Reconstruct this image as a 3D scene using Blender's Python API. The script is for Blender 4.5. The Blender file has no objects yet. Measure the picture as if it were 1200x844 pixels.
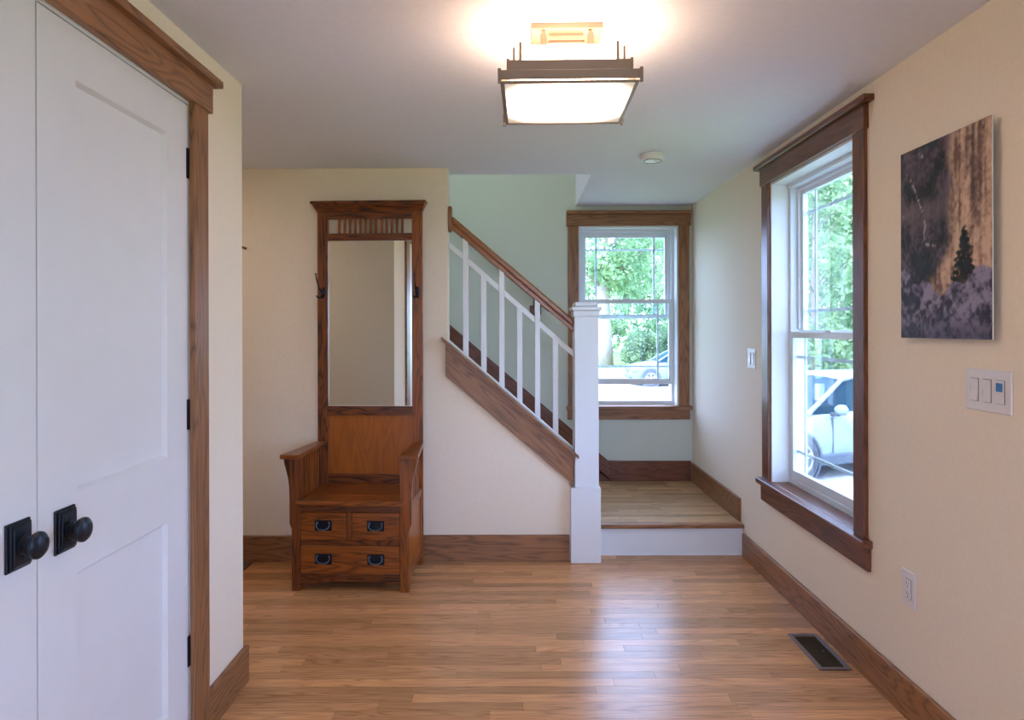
import bpy, bmesh, math, random
import numpy as np
from mathutils import Vector, Matrix

S = bpy.context.scene
C = S.collection
PI = math.pi

# ------------------------------------------------------------------ camera, world, sun, exposure
cam = bpy.data.objects.new('camera', bpy.data.cameras.new('camera'))
C.objects.link(cam)
cam.data.sensor_width = 36
cam.data.lens = 780 / 1200 * 36
cam.data.shift_x = 0.0
cam.data.shift_y = -(422 - 385.4) / 1200
cam.data.clip_start = .02
cam.data.clip_end = 400
cam.location = (0, 0, 1.441)
cam.rotation_euler = (PI / 2, .0026, 0)
S.camera = cam

S.view_settings.view_transform = 'Standard'
S.view_settings.look = 'None'
S.view_settings.gamma = 1
S.view_settings.exposure = 0.32
S.view_settings.use_curve_mapping = False

w = bpy.data.worlds.new('sky')
S.world = w
w.use_nodes = True
nt = w.node_tree
nt.nodes.clear()
out = nt.nodes.new('ShaderNodeOutputWorld')
bg = nt.nodes.new('ShaderNodeBackground')
sky = nt.nodes.new('ShaderNodeTexSky')
sky.sky_type = 'HOSEK_WILKIE'
sky.turbidity = 5
sky.ground_albedo = .5
sky.sun_direction = (-.55, -.45, .7)
hs = nt.nodes.new('ShaderNodeMixRGB')
hs.inputs['Fac'].default_value = .75
hs.inputs['Color2'].default_value = (.46, .62, 1.05, 1)
nt.links.new(sky.outputs[0], hs.inputs['Color1'])
nt.links.new(hs.outputs[0], bg.inputs['Color'])
bg.inputs['Strength'].default_value = 13
nt.links.new(bg.outputs[0], out.inputs['Surface'])


def light(kind, name, loc, energy, color, rot=(0, 0, 0), size=None, size_y=None):
    l = bpy.data.lights.new(name, kind)
    l.energy = energy
    l.color = color
    if kind == 'AREA' and size:
        l.shape = 'RECTANGLE'
        l.size = size
        l.size_y = size_y or size
    if kind in ('POINT', 'SPOT') and size:
        l.shadow_soft_size = size
    o = bpy.data.objects.new(name, l)
    C.objects.link(o)
    o.location = loc
    o.rotation_euler = rot
    return o


sun = light('SUN', 'sun', (0, 0, 20), 5, (1, .95, .90), (math.radians(42), 0, math.radians(-52)))
sun.data.angle = math.radians(6)

# unseen fill lights added behind the camera, in the stairwell and side hall
L_BACK = light('AREA', 'living_room_fill_light', (.2, -1.3, 2.40), 10, (1.0, .78, .60), (0, 0, 0), 2.0, 1.6)
L_UP = light('AREA', 'stairwell_fill_light', (-.6, 4.85, 4.7), 15, (.94, 1.0, .86), (0, 0, 0), 1.4, .8)
L_HALL = light('AREA', 'side_hall_fill_light', (-2.3, 3.4, 2.42), 5, (1, .86, .72), (0, 0, 0), .4, .4)


# ------------------------------------------------------------------ colours and materials
def lin(r, g, b, a=1):
    f = lambda c: c / 12.92 if c <= .04045 else ((c + .055) / 1.055) ** 2.4
    return (f(r / 255), f(g / 255), f(b / 255), a)


def mat(name, col, rough=.5, metal=0, spec=.5, coat=0):
    m = bpy.data.materials.new(name)
    m.use_nodes = True
    p = m.node_tree.nodes['Principled BSDF']
    p.inputs['Base Color'].default_value = col
    p.inputs['Roughness'].default_value = rough
    p.inputs['Metallic'].default_value = metal
    p.inputs['Specular IOR Level'].default_value = spec
    p.inputs['Coat Weight'].default_value = coat
    return m


def noisy(name, c1, c2, scale, rough=.6, bump=.0, detail=4, metal=0, spec=.4, stretch=(1, 1, 1)):
    m = mat(name, c1, rough, metal, spec)
    n = m.node_tree.nodes
    l = m.node_tree.links
    p = n['Principled BSDF']
    tc = n.new('ShaderNodeTexCoord')
    mp = n.new('ShaderNodeMapping')
    mp.inputs['Scale'].default_value = stretch
    l.new(tc.outputs['Object'], mp.inputs['Vector'])
    t = n.new('ShaderNodeTexNoise')
    t.inputs['Scale'].default_value = scale
    t.inputs['Detail'].default_value = detail
    l.new(mp.outputs[0], t.inputs['Vector'])
    r = n.new('ShaderNodeValToRGB')
    r.color_ramp.elements[0].position = .3
    r.color_ramp.elements[1].position = .7
    r.color_ramp.elements[0].color = c1
    r.color_ramp.elements[1].color = c2
    l.new(t.outputs['Fac'], r.inputs['Fac'])
    l.new(r.outputs['Color'], p.inputs['Base Color'])
    if bump:
        b = n.new('ShaderNodeBump')
        b.inputs['Strength'].default_value = bump
        b.inputs['Distance'].default_value = .002
        l.new(t.outputs['Fac'], b.inputs['Height'])
        l.new(b.outputs[0], p.inputs['Normal'])
    return m


def wood(name, light_c, dark_c, axis='X', rough=.4, ring=.5, streak=.4, vary=.25, spec=.5, across=7, coat=0, warp=.25):
    """oak: cathedral rings plus fine pores, grain along one object axis, every board offset on its own"""
    m = mat(name, light_c, rough, 0, spec, coat)
    n = m.node_tree.nodes
    l = m.node_tree.links
    p = n['Principled BSDF']
    tc = n.new('ShaderNodeTexCoord')
    oi = n.new('ShaderNodeObjectInfo')
    sc = n.new('ShaderNodeVectorMath')
    sc.operation = 'SCALE'
    sc.inputs[0].default_value = (17.3, 11.1, 23.7)
    l.new(oi.outputs['Random'], sc.inputs['Scale'])
    ad = n.new('ShaderNodeVectorMath')
    ad.operation = 'ADD'
    l.new(tc.outputs['Object'], ad.inputs[0])
    l.new(sc.outputs[0], ad.inputs[1])
    i = 'XYZ'.index(axis)

    def mapped(al, ac):
        mp = n.new('ShaderNodeMapping')
        s = [ac, ac, ac]
        s[i] = al
        mp.inputs['Scale'].default_value = s
        l.new(ad.outputs[0], mp.inputs['Vector'])
        return mp
    a = mapped(.9, across)
    t = n.new('ShaderNodeTexNoise')
    t.inputs['Scale'].default_value = 1.3
    t.inputs['Detail'].default_value = 1.5
    t.inputs['Distortion'].default_value = warp
    l.new(a.outputs[0], t.inputs['Vector'])
    mu = n.new('ShaderNodeMath')
    mu.operation = 'MULTIPLY'
    mu.inputs[1].default_value = 13
    l.new(t.outputs['Fac'], mu.inputs[0])
    pp = n.new('ShaderNodeMath')
    pp.operation = 'PINGPONG'
    pp.inputs[1].default_value = .5
    l.new(mu.outputs[0], pp.inputs[0])
    b_ = mapped(5, 150)
    t2 = n.new('ShaderNodeTexNoise')
    t2.inputs['Scale'].default_value = 1.5
    t2.inputs['Detail'].default_value = 3
    l.new(b_.outputs[0], t2.inputs['Vector'])
    k0 = n.new('ShaderNodeMath')
    k0.operation = 'MULTIPLY'
    k0.inputs[1].default_value = 2
    l.new(pp.outputs[0], k0.inputs[0])
    kp = n.new('ShaderNodeMath')
    kp.operation = 'POWER'
    kp.inputs[1].default_value = 2.2
    l.new(k0.outputs[0], kp.inputs[0])
    k1 = n.new('ShaderNodeMath')
    k1.operation = 'MULTIPLY'
    k1.inputs[1].default_value = ring * 1.35
    l.new(kp.outputs[0], k1.inputs[0])
    k2 = n.new('ShaderNodeMath')
    k2.operation = 'MULTIPLY_ADD'
    k2.inputs[1].default_value = streak * 2
    l.new(t2.outputs['Fac'], k2.inputs[0])
    l.new(k1.outputs[0], k2.inputs[2])
    k3 = n.new('ShaderNodeMath')
    k3.operation = 'SUBTRACT'
    k3.use_clamp = True
    k3.inputs[1].default_value = streak * .6
    l.new(k2.outputs[0], k3.inputs[0])
    mx = n.new('ShaderNodeMixRGB')
    mx.inputs['Color1'].default_value = light_c
    mx.inputs['Color2'].default_value = dark_c
    l.new(k3.outputs[0], mx.inputs['Fac'])
    hv = n.new('ShaderNodeHueSaturation')
    mr = n.new('ShaderNodeMapRange')
    mr.inputs['To Min'].default_value = 1 - vary
    mr.inputs['To Max'].default_value = 1 + vary
    l.new(oi.outputs['Random'], mr.inputs['Value'])
    l.new(mr.outputs[0], hv.inputs['Value'])
    l.new(mx.outputs[0], hv.inputs['Color'])
    l.new(hv.outputs[0], p.inputs['Base Color'])
    bp = n.new('ShaderNodeBump')
    bp.inputs['Strength'].default_value = .08
    bp.inputs['Distance'].default_value = .001
    l.new(t2.outputs['Fac'], bp.inputs['Height'])
    l.new(bp.outputs[0], p.inputs['Normal'])
    return m


M = {}
M['wall'] = noisy('cream_wall_paint', lin(235, 219, 198), lin(239, 223, 202), 60, .75, .06)
M['wall_stair'] = noisy('green_lit_cream_paint', lin(208, 213, 202), lin(212, 217, 206), 60, .75, .06)  # cream paint with the greenish window light mixed into its colour
M['ceiling'] = noisy('ceiling_paint', lin(226, 224, 234), lin(230, 228, 238), 40, .85, .04)
M['white'] = mat('white_trim_paint', lin(228, 228, 230), .35)
M['door'] = noisy('white_door_paint', lin(222, 220, 222), lin(225, 223, 225), 8, .32, .02)
M['vinyl'] = mat('white_window_vinyl', lin(222, 226, 230), .35)
TL, TD = lin(162, 110, 70), lin(80, 48, 28)
for ax in 'XYZ':
    M['trim' + ax] = wood('stained_oak_trim_' + ax, TL, TD, ax, .38, .42, .35, .08, across=9)
    M['dtrim' + ax] = wood('backlit_oak_trim_' + ax, lin(124, 72, 48), lin(58, 30, 20), ax, .33, .42, .35, .06, across=9)  # trim oak with the backlit casing's shade put into its colour
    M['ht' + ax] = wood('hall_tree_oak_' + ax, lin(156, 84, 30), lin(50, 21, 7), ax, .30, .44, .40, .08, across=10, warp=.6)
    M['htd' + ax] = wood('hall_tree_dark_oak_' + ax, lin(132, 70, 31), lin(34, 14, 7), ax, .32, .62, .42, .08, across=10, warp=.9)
M['panel'] = wood('hall_tree_panel_oak', lin(168, 92, 30), lin(100, 46, 13), 'Z', .30, .20, .35, .03, across=5)
M['rail'] = wood('handrail_oak', lin(166, 102, 54), lin(96, 52, 26), 'X', .25, .3, .3, .03, across=20)
M['plank'] = wood('oak_floor_plank', lin(220, 162, 110), lin(138, 84, 52), 'X', .27, .30, .46, .26, .5, across=16)
M['plank2'] = wood('oak_landing_plank', lin(202, 162, 122), lin(128, 96, 70), 'X', .25, .28, .46, .26, .5, across=16)
M['sub'] = mat('subfloor', lin(60, 38, 24), .8)
M['black'] = mat('black_bronze', lin(44, 48, 58), .36, .7)
M['blackiron'] = mat('black_iron', lin(34, 40, 50), .36, .7)
M['bail'] = mat('highlit_iron_bail', lin(96, 112, 136), .35, .8)  # iron bail in pale blue, a highlight put into its colour
M['hinge'] = mat('dark_hinge_metal', lin(34, 36, 44), .4, .7)
M['bronze'] = mat('brushed_bronze', lin(140, 118, 100), .4, .7)
M['bronzed'] = mat('dark_brushed_bronze', lin(150, 132, 124), .45, .4)
M['plate'] = mat('white_switch_plastic', lin(226, 220, 222), .35)
M['plated'] = mat('shadowed_slot', lin(70, 62, 62), .6)
M['screen'] = noisy('blue_screen', lin(40, 96, 150), lin(60, 130, 185), 300, .3)
M['vent'] = mat('nickel_vent_metal', lin(140, 128, 124), .33, .8)
M['ventd'] = mat('dark_vent_fins', lin(74, 60, 40), .5, .3)
M['dark'] = mat('dark_void', lin(12, 10, 8), .9)
M['tile'] = noisy('grey_floor_tile', lin(98, 92, 92), lin(112, 104, 102), 20, .5)
M['smoke'] = mat('white_alarm_plastic', lin(228, 226, 228), .4)
M['mirror'] = mat('mirror_glass', (.80, .82, .78, 1), .02, 1)


def emis(name, col, s):
    m = bpy.data.materials.new(name)
    m.use_nodes = True
    p = m.node_tree.nodes['Principled BSDF']
    p.inputs['Base Color'].default_value = (.8, .8, .8, 1)
    p.inputs['Emission Color'].default_value = col
    p.inputs['Emission Strength'].default_value = s
    return m


M['lampglass'] = emis('lit_opal_glass', (1, .78, .54, 1), 5.5)
_m = M['lampglass'].node_tree
_tc = _m.nodes.new('ShaderNodeTexCoord')
_ln = _m.nodes.new('ShaderNodeVectorMath')
_ln.operation = 'LENGTH'
_mr = _m.nodes.new('ShaderNodeMapRange')        # the bulbs sit in the middle, the rim of the opal pane is dimmer
_mr.inputs['From Min'].default_value = .10
_mr.inputs['From Max'].default_value = .25
_mr.inputs['To Min'].default_value = 7.6
_mr.inputs['To Max'].default_value = .35
_m.links.new(_tc.outputs['Object'], _ln.inputs[0])
_m.links.new(_ln.outputs['Value'], _mr.inputs['Value'])
_m.links.new(_mr.outputs[0], _m.nodes['Principled BSDF'].inputs['Emission Strength'])
M['lamptop'] = emis('lit_opal_glass_upper', (1, .70, .46, 1), 13.0)


def glassmat(name, tint=(1, 1, 1, 1), refl=.06, rough=0.0):
    m = bpy.data.materials.new(name)
    m.use_nodes = True
    n = m.node_tree.nodes
    l = m.node_tree.links
    n.clear()
    o = n.new('ShaderNodeOutputMaterial')
    mx = n.new('ShaderNodeMixShader')
    tr = n.new('ShaderNodeBsdfTransparent')
    tr.inputs['Color'].default_value = tint
    g = n.new('ShaderNodeBsdfGlossy')
    g.inputs['Roughness'].default_value = rough
    lw = n.new('ShaderNodeLayerWeight')
    lw.inputs['Blend'].default_value = .25
    mr = n.new('ShaderNodeMath')
    mr.operation = 'MULTIPLY_ADD'
    mr.inputs[1].default_value = .5
    mr.inputs[2].default_value = refl
    mr.use_clamp = True
    l.new(lw.outputs['Fresnel'], mr.inputs[0])
    l.new(mr.outputs[0], mx.inputs['Fac'])
    l.new(tr.outputs[0], mx.inputs[1])
    l.new(g.outputs[0], mx.inputs[2])
    l.new(mx.outputs[0], o.inputs['Surface'])
    return m


M['glass'] = glassmat('window_glass', (.95, .99, 1, 1), .03)
M['autoglass'] = mat('car_glass', lin(26, 58, 70), .3, 0, .08)
M['carwhite'] = mat('white_car_paint', lin(150, 162, 174), .4, 0, .2, .05)
M['carsilver'] = mat('silver_car_paint', lin(120, 136, 158), .4, .1, .2, .05)
M['cardark'] = mat('dark_car_paint', lin(50, 62, 80), .4, 0, .2, .05)
M['clad'] = mat('grey_plastic_cladding', lin(84, 92, 100), .6)
M['tyre'] = mat('tyre_rubber', lin(70, 74, 78), .75)
M['rim'] = mat('alloy_rim', lin(196, 200, 206), .3, .6)
M['lamp_clear'] = mat('headlamp_lens', lin(200, 210, 220), .1, 0, .8)
M['grass'] = noisy('lawn_grass', lin(104, 132, 66), lin(132, 154, 84), 3, .9, .3)
M['asphalt'] = noisy('pale_asphalt', lin(160, 158, 158), lin(176, 174, 174), 3, .85, .1)
M['bark'] = noisy('tree_bark', lin(138, 124, 116), lin(176, 162, 150), 6, .9, .5, stretch=(4, 4, .6))


def leafmat(name, c1, c2):
    m = bpy.data.materials.new(name)
    m.use_nodes = True
    n = m.node_tree.nodes
    l = m.node_tree.links
    n.clear()
    o = n.new('ShaderNodeOutputMaterial')
    d = n.new('ShaderNodeBsdfDiffuse')
    t = n.new('ShaderNodeBsdfTranslucent')
    mx = n.new('ShaderNodeMixShader')
    mx.inputs['Fac'].default_value = .4
    tc = n.new('ShaderNodeTexCoord')
    no = n.new('ShaderNodeTexNoise')
    no.inputs['Scale'].default_value = 1.2
    r = n.new('ShaderNodeValToRGB')
    r.color_ramp.elements[0].position = .35
    r.color_ramp.elements[1].position = .65
    r.color_ramp.elements[0].color = c1
    r.color_ramp.elements[1].color = c2
    l.new(tc.outputs['Object'], no.inputs['Vector'])
    l.new(no.outputs['Fac'], r.inputs['Fac'])
    l.new(r.outputs[0], d.inputs['Color'])
    l.new(r.outputs[0], t.inputs['Color'])
    l.new(d.outputs[0], mx.inputs[1])
    l.new(t.outputs[0], mx.inputs[2])
    l.new(mx.outputs[0], o.inputs['Surface'])
    return m


M['leaf'] = leafmat('tree_leaves', lin(104, 140, 102), lin(180, 204, 156))
M['leaf2'] = leafmat('bush_leaves', lin(100, 126, 100), lin(152, 172, 134))


# ------------------------------------------------------------------ mesh helpers
def box(bm, x0, x1, y0, y1, z0, z1, bev=0):
    vs = [bm.verts.new(c) for c in ((x0, y0, z0), (x1, y0, z0), (x1, y1, z0), (x0, y1, z0),
                                    (x0, y0, z1), (x1, y0, z1), (x1, y1, z1), (x0, y1, z1))]
    fs = [bm.faces.new([vs[i] for i in f]) for f in ((3, 2, 1, 0), (4, 5, 6, 7), (0, 1, 5, 4),
                                                     (1, 2, 6, 5), (2, 3, 7, 6), (3, 0, 4, 7))]
    if bev:
        es = {e for f in fs for e in f.edges}
        bmesh.ops.bevel(bm, geom=list(es), offset=bev, segments=1, affect='EDGES')
    return vs


def prism(bm, pts, axis, a0, a1, bev=0):
    """polygon in the plane across `axis`, extruded from a0 to a1. pts are the two other coords in x,y,z order"""
    def mk(p, a):
        c = list(p)
        c.insert('XYZ'.index(axis), a)
        return c
    A = [bm.verts.new(mk(p, a0)) for p in pts]
    B = [bm.verts.new(mk(p, a1)) for p in pts]
    fs = [bm.faces.new(A), bm.faces.new(B[::-1])]
    k = len(pts)
    for i in range(k):
        fs.append(bm.faces.new((A[i], B[i], B[(i + 1) % k], A[(i + 1) % k])))
    bmesh.ops.recalc_face_normals(bm, faces=fs)
    if bev:
        es = {e for f in fs for e in f.edges}
        bmesh.ops.bevel(bm, geom=list(es), offset=bev, segments=1, affect='EDGES')


def tube(bm, pts, rad, seg=10, cap=True):
    pts = [Vector(p) for p in pts]
    if not hasattr(rad, '__len__'):
        rad = [rad] * len(pts)
    rings = []
    up = None
    for i, p in enumerate(pts):
        d = (pts[min(i + 1, len(pts) - 1)] - pts[max(i - 1, 0)]).normalized()
        if up is None:
            up = d.orthogonal().normalized()
        up = (up - d * up.dot(d)).normalized()
        s = d.cross(up)
        rings.append([bm.verts.new(p + (up * math.cos(2 * PI * k / seg) + s * math.sin(2 * PI * k / seg)) * rad[i])
                      for k in range(seg)])
    for a, b in zip(rings, rings[1:]):
        for k in range(seg):
            bm.faces.new((a[k], a[(k + 1) % seg], b[(k + 1) % seg], b[k]))
    if cap:
        bm.faces.new(rings[0][::-1])
        bm.faces.new(rings[-1])


def lathe(bm, prof, org, ax, seg=24, sx=1, sy=1):
    """profile (radius, height) spun about direction ax through org"""
    ax = Vector(ax).normalized()
    q = Vector((0, 0, 1)).rotation_difference(ax)
    org = Vector(org)
    rings = []
    for r, h in prof:
        if r < 1e-6:
            rings.append([bm.verts.new(org + ax * h)])
        else:
            rings.append([bm.verts.new(org + q @ Vector((r * sx * math.cos(2 * PI * k / seg), r * sy * math.sin(2 * PI * k / seg), h)))
                          for k in range(seg)])
    for a, b in zip(rings, rings[1:]):
        for k in range(seg):
            k2 = (k + 1) % seg
            if len(a) == 1 and len(b) == 1:
                continue
            if len(a) == 1:
                bm.faces.new((a[0], b[k2], b[k]))
            elif len(b) == 1:
                bm.faces.new((a[k], a[k2], b[0]))
            else:
                bm.faces.new((a[k], a[k2], b[k2], b[k]))


def quads(bm, pts, q):
    """offset polygon ring helper"""
    vs = [bm.verts.new(p) for p in pts]
    for f in q:
        bm.faces.new([vs[i] for i in f])


def obj(name, bm, m, parent=None, kind=None, label=None, cat=None, group=None, smooth=False, pw=None):
    """one mesh object; vertices are in the parent's space (parent empties have identity scale)"""
    bmesh.ops.recalc_face_normals(bm, faces=bm.faces[:])
    co = [v.co for v in bm.verts]
    lo = Vector((min(c.x for c in co), min(c.y for c in co), min(c.z for c in co)))
    hi = Vector((max(c.x for c in co), max(c.y for c in co), max(c.z for c in co)))
    o0 = Vector(((lo.x + hi.x) / 2, (lo.y + hi.y) / 2, lo.z))
    bmesh.ops.translate(bm, verts=bm.verts[:], vec=-o0)
    me = bpy.data.meshes.new(name)
    bm.to_mesh(me)
    bm.free()
    if m is not None:
        me.materials.append(m)
    if smooth:
        me.polygons.foreach_set('use_smooth', [True] * len(me.polygons))
        try:
            me.set_sharp_from_angle(angle=math.radians(38))
        except Exception:
            pass
    o = bpy.data.objects.new(name, me)
    C.objects.link(o)
    o.location = o0
    if parent:
        o.parent = parent
        # nested meshes: vertices were given in the space of the top-level thing
        off = Vector((0, 0, 0))
        p = parent
        while p is not None and p.parent is not None:
            off += p.location
            p = p.parent
        if p is not None and p.get('_world'):
            off += p.location
        o.location = o0 - off
    else:
        o['_world'] = 1
    tag(o, label, cat, group, kind)
    return o


def tag(o, label=None, cat=None, group=None, kind=None):
    if label:
        o['label'] = label
    if cat:
        o['category'] = cat
    if group:
        o['group'] = group
    if kind:
        o['kind'] = kind
    return o


def thing(name, label, cat, loc=(0, 0, 0), rotz=0, group=None, kind=None, world=False):
    """empty at the base. world=True: children are given in world coordinates"""
    o = bpy.data.objects.new(name, None)
    C.objects.link(o)
    o.empty_display_size = .1
    o.location = loc
    o.rotation_euler = (0, 0, rotz)
    if world:
        o['_world'] = 1
    return tag(o, label, cat, group, kind)


def B(*boxes, bev=0):
    bm = bmesh.new()
    for b in boxes:
        box(bm, *b, bev=bev)
    return bm


# ------------------------------------------------------------------ dimensions
XR, XL, YB, YR, YRI, H = 1.465, -1.10, 4.135, 5.41, 4.227, 2.44
LZ = .2016                      # landing height
T = .018                        # baseboard thickness
BH = .147
YBACK = -2.6

# right-wall window opening and rear-wall window opening
RW = dict(y0=2.826, y1=3.768, z0=.572, z1=2.26)
SW = dict(x0=.541, x1=1.352, z0=.813, z1=2.274)
BW = dict(y0=-.55, y1=.392)     # unseen right-wall window added behind the camera to let in daylight

# ------------------------------------------------------------------ shell
def struct(name, bm, m, label, cat='wall', parent=None):
    return obj(name, bm, m, parent, 'structure', label, cat)


WX = 1.67
struct('wall_right', B((XR, WX, YBACK, BW['y0'], 0, 2.7), (XR, WX, BW['y1'], RW['y0'], 0, 2.7),
                       (XR, WX, RW['y1'], YR, 0, 2.7),
                       (XR, WX, BW['y0'], BW['y1'], 0, RW['z0'] - .031), (XR, WX, BW['y0'], BW['y1'], RW['z1'], 2.7),
                       (XR, WX, RW['y0'], RW['y1'], 0, RW['z0'] - .031), (XR, WX, RW['y0'], RW['y1'], RW['z1'], 2.7)),
       M['wall'], 'long cream painted wall on the right with the tall window')
struct('wall_rear', B((-3, SW['x0'], YR, YR + .2, 0, 5), (SW['x1'], WX, YR, YR + .2, 0, 2.7),
                      (SW['x0'], SW['x1'], YR, YR + .2, 0, SW['z0'] - .031), (SW['x0'], SW['x1'], YR, YR + .2, SW['z1'], 5),
                      (SW['x1'], WX, YR, YR + .2, 2.7, 5)),
       M['wall_stair'], 'cream wall coloured by green window light behind the stairs with the smaller window')
# left wall block with the closet recess
struct('wall_left', B((-1.9, XL, YBACK, .80, 0, H), (-1.9, XL, 2.282, 2.715, 0, H), (-1.9, XL, .80, 2.282, 2.222, H),
                      (-1.9, -1.8, .80, 2.282, 0, 2.222), (-3.2, -1.9, 2.6, 2.715, 0, H)),
       M['wall'], 'cream painted wall on the left around the closet doors')
struct('wall_back', B((-3.2, -.399, YB, YB + .12, 0, H)), M['wall'], 'cream wall behind the wooden hall tree')
struct('wall_hall', B((-3.3, -3.2, 2.6, YB + .12, 0, H)), M['wall'], 'end wall of the side hall')
FW = dict(x0=-.85, x1=1.15, z0=.45, z1=2.2)  # unseen front window opening, added to bring bluish daylight into the hall
struct('wall_front', B((-2.0, FW['x0'], YBACK - .2, YBACK, 0, H), (FW['x1'], WX, YBACK - .2, YBACK, 0, H), (FW['x0'], FW['x1'], YBACK - .2, YBACK, 0, FW['z0'] - .031), (FW['x0'], FW['x1'], YBACK - .2, YBACK, FW['z1'], H)), M['wall'], 'cream wall behind the camera')
m_ = .865
capz = lambda x: .661 + (.407 - x) * .87     # top of the skirt cap
bm = bmesh.new()
prism(bm, [(-.399, 0), (.36, 0), (.36, capz(.36) - .024), (-.399, capz(-.399) - .024)], 'Y', YB, YB + .12)
struct('wall_understair', bm, M['wall'], 'white triangular wall panel below the stair skirt board')
struct('wall_stairwell', B((-3, .52, YB + .07, YB + .175, H + .26, 5), (.52, .64, YB + .175, YR, H + .26, 5),
                           (-3.1, -3, YB + .07, YR, 0, 5)), M['wall_stair'], 'upper walls of the stairwell opening')
struct('wall_understair_rear', B((-3, -.399, YB + .12, YB + .125, 0, H)), M['wall_stair'], 'stair side of the wall behind the hall tree')
struct('ceiling', B((-3.3, WX, YBACK - .2, YB + .175, H, H + .26), (.52, WX, YB + .175, YR, H, H + .26),
                    (-3.1, .64, YB + .07, YR + .2, 5, 5.1)), M['ceiling'], 'flat pale grey-white painted ceiling', 'ceiling')

# ------------------------------------------------------------------ floor with oak strips
floor = struct('floor', B((-3.3, WX, YBACK - .2, YRI, -.12, -.019)), M['sub'], 'oak strip floor of glossy honey-coloured boards', 'floor')
rng = random.Random(7)
PW = .0572
VENT = (1.300, 1.418, 2.812, 3.116)


def plank(parent, x0, x1, y0, y1, zt, m):
    bm = bmesh.new()
    g = .0004
    box(bm, x0 + g, x1 - g, y0 + g, y1 - g, zt - .019, zt)
    o = obj('plank', bm, m, parent)
    return o


def strips(xa, xb, ya, yb, zt, parent, m, singles=True, lmin=.35, lmax=1.25, hole=None):
    y = yb
    st = bmesh.new()
    cnt = 0
    while y > ya + .002:
        y0 = max(y - PW, ya)
        x = xa - rng.uniform(0, lmax)
        while x < xb:
            x1 = x + rng.uniform(lmin, lmax)
            a, b = max(x, xa), min(x1, xb)
            if b < xb and xb - b < .12:
                b = xb
                x1 = xb
            if b - a > .01:
                segs = [(a, b)]
                if hole and y > hole[2] and y0 < hole[3]:
                    segs = []
                    if a < hole[0]:
                        segs.append((a, min(b, hole[0])))
                    if b > hole[1]:
                        segs.append((max(a, hole[1]), b))
                for sa, sb in segs:
                    if sb - sa < .005:
                        continue
                    if singles:
                        plank(parent, sa, sb, y0, y, zt, m)
                        cnt += 1
                    else:
                        box(st, sa + .0004, sb - .0004, y0 + .0004, y - .0004, zt - .019, zt)
            x = x1
        y = y0
    if not singles:
        obj('planks', st, m, parent, 'stuff')
    return cnt


YSP = YRI - 34 * PW
n1 = strips(-1.61, XR - .0, YSP, YRI, 0, floor, M['plank'], True, hole=VENT)
strips(-1.61, XR, YBACK, YSP, 0, floor, M['plank'], False)
obj('floor_tile', B((-3.2, -1.622, 2.715, YB, -.019, .001)), M['tile'], floor, label='dark grey tile at the far left end of the hall')
obj('threshold', B((-1.622, -1.604, 2.715, YB, -.019, .006)), M['dtrimY'], floor, label='dark wooden threshold strip')

# ------------------------------------------------------------------ landing and stairs
ld = thing('landing', 'raised oak stair landing below the far window', 'stair landing', (.95, 4.8, 0), kind='structure', world=True)
obj('riser', B((.36, XR, YRI, YRI + .018, 0, LZ - .026)), M['white'], ld, label='white painted riser')
obj('subfloor', B((-.0, XR, YRI + .018, YR, 0, LZ - .0195)), M['sub'], ld)
strips(.36, XR, YRI + .02, YR, LZ, ld, M['plank2'], True, .3, .9)
bm = B((.36, XR - .001, YRI - .028, YRI + .0195, LZ - .026, LZ), bev=.006)
obj('nosing', bm, M['trimX'], ld, label='rounded oak nosing board')

st = thing('staircase', 'oak flight of steps rising to the left behind the white balusters', 'stairs', (-.2, 4.8, 0), kind='structure', world=True)
run, ris = .2197, .19
for i in range(8):
    xf = .50 - i * run
    zt = LZ + (i + 1) * ris
    obj('riser', B((xf - .018, xf, YB + .122, YR - .04, zt - ris, zt - .026)), M['white'], st)
    obj('tread', B((xf - run - .018, xf + .026, YB + .122, YR - .04, zt - .026, zt), bev=.005), M['plank2'], st)

# ------------------------------------------------------------------ baseboards and skirts
def board(name, bx, ax, label, dark=False):
    m = M[('dtrim' if dark else 'trim') + ax]
    return struct(name, B(bx, bev=.0025), m, label, 'baseboard')


board('baseboard_right', (XR - T, XR, YBACK, YRI - .0285, 0, BH), 'Y', 'brown oak baseboard along the right wall')
board('baseboard_landing', (XR - T, XR, YRI + .035, YR - T, LZ, LZ + .150), 'Y', 'brown oak baseboard beside the landing on the right')
board('baseboard_back', (-3.2, .352, YB - T, YB, 0, .163), 'X', 'brown oak baseboard behind the hall tree')
obj('baseboard_left', B((XL, XL + T, 2.373, 2.733, 0, BH), (-3.2, XL, 2.715, 2.733, 0, BH), bev=.002), M['trimY'], None, 'structure',
    'short brown oak baseboard at the end of the left wall', 'baseboard')
board('baseboard_front', (-1.08, XR - T, YBACK, YBACK + T, 0, BH), 'X', 'oak baseboard behind the camera')
board('baseboard_closet', (XL, XL + T, YBACK + T, .71, 0, BH), 'Y', 'oak baseboard left of the closet')


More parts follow.
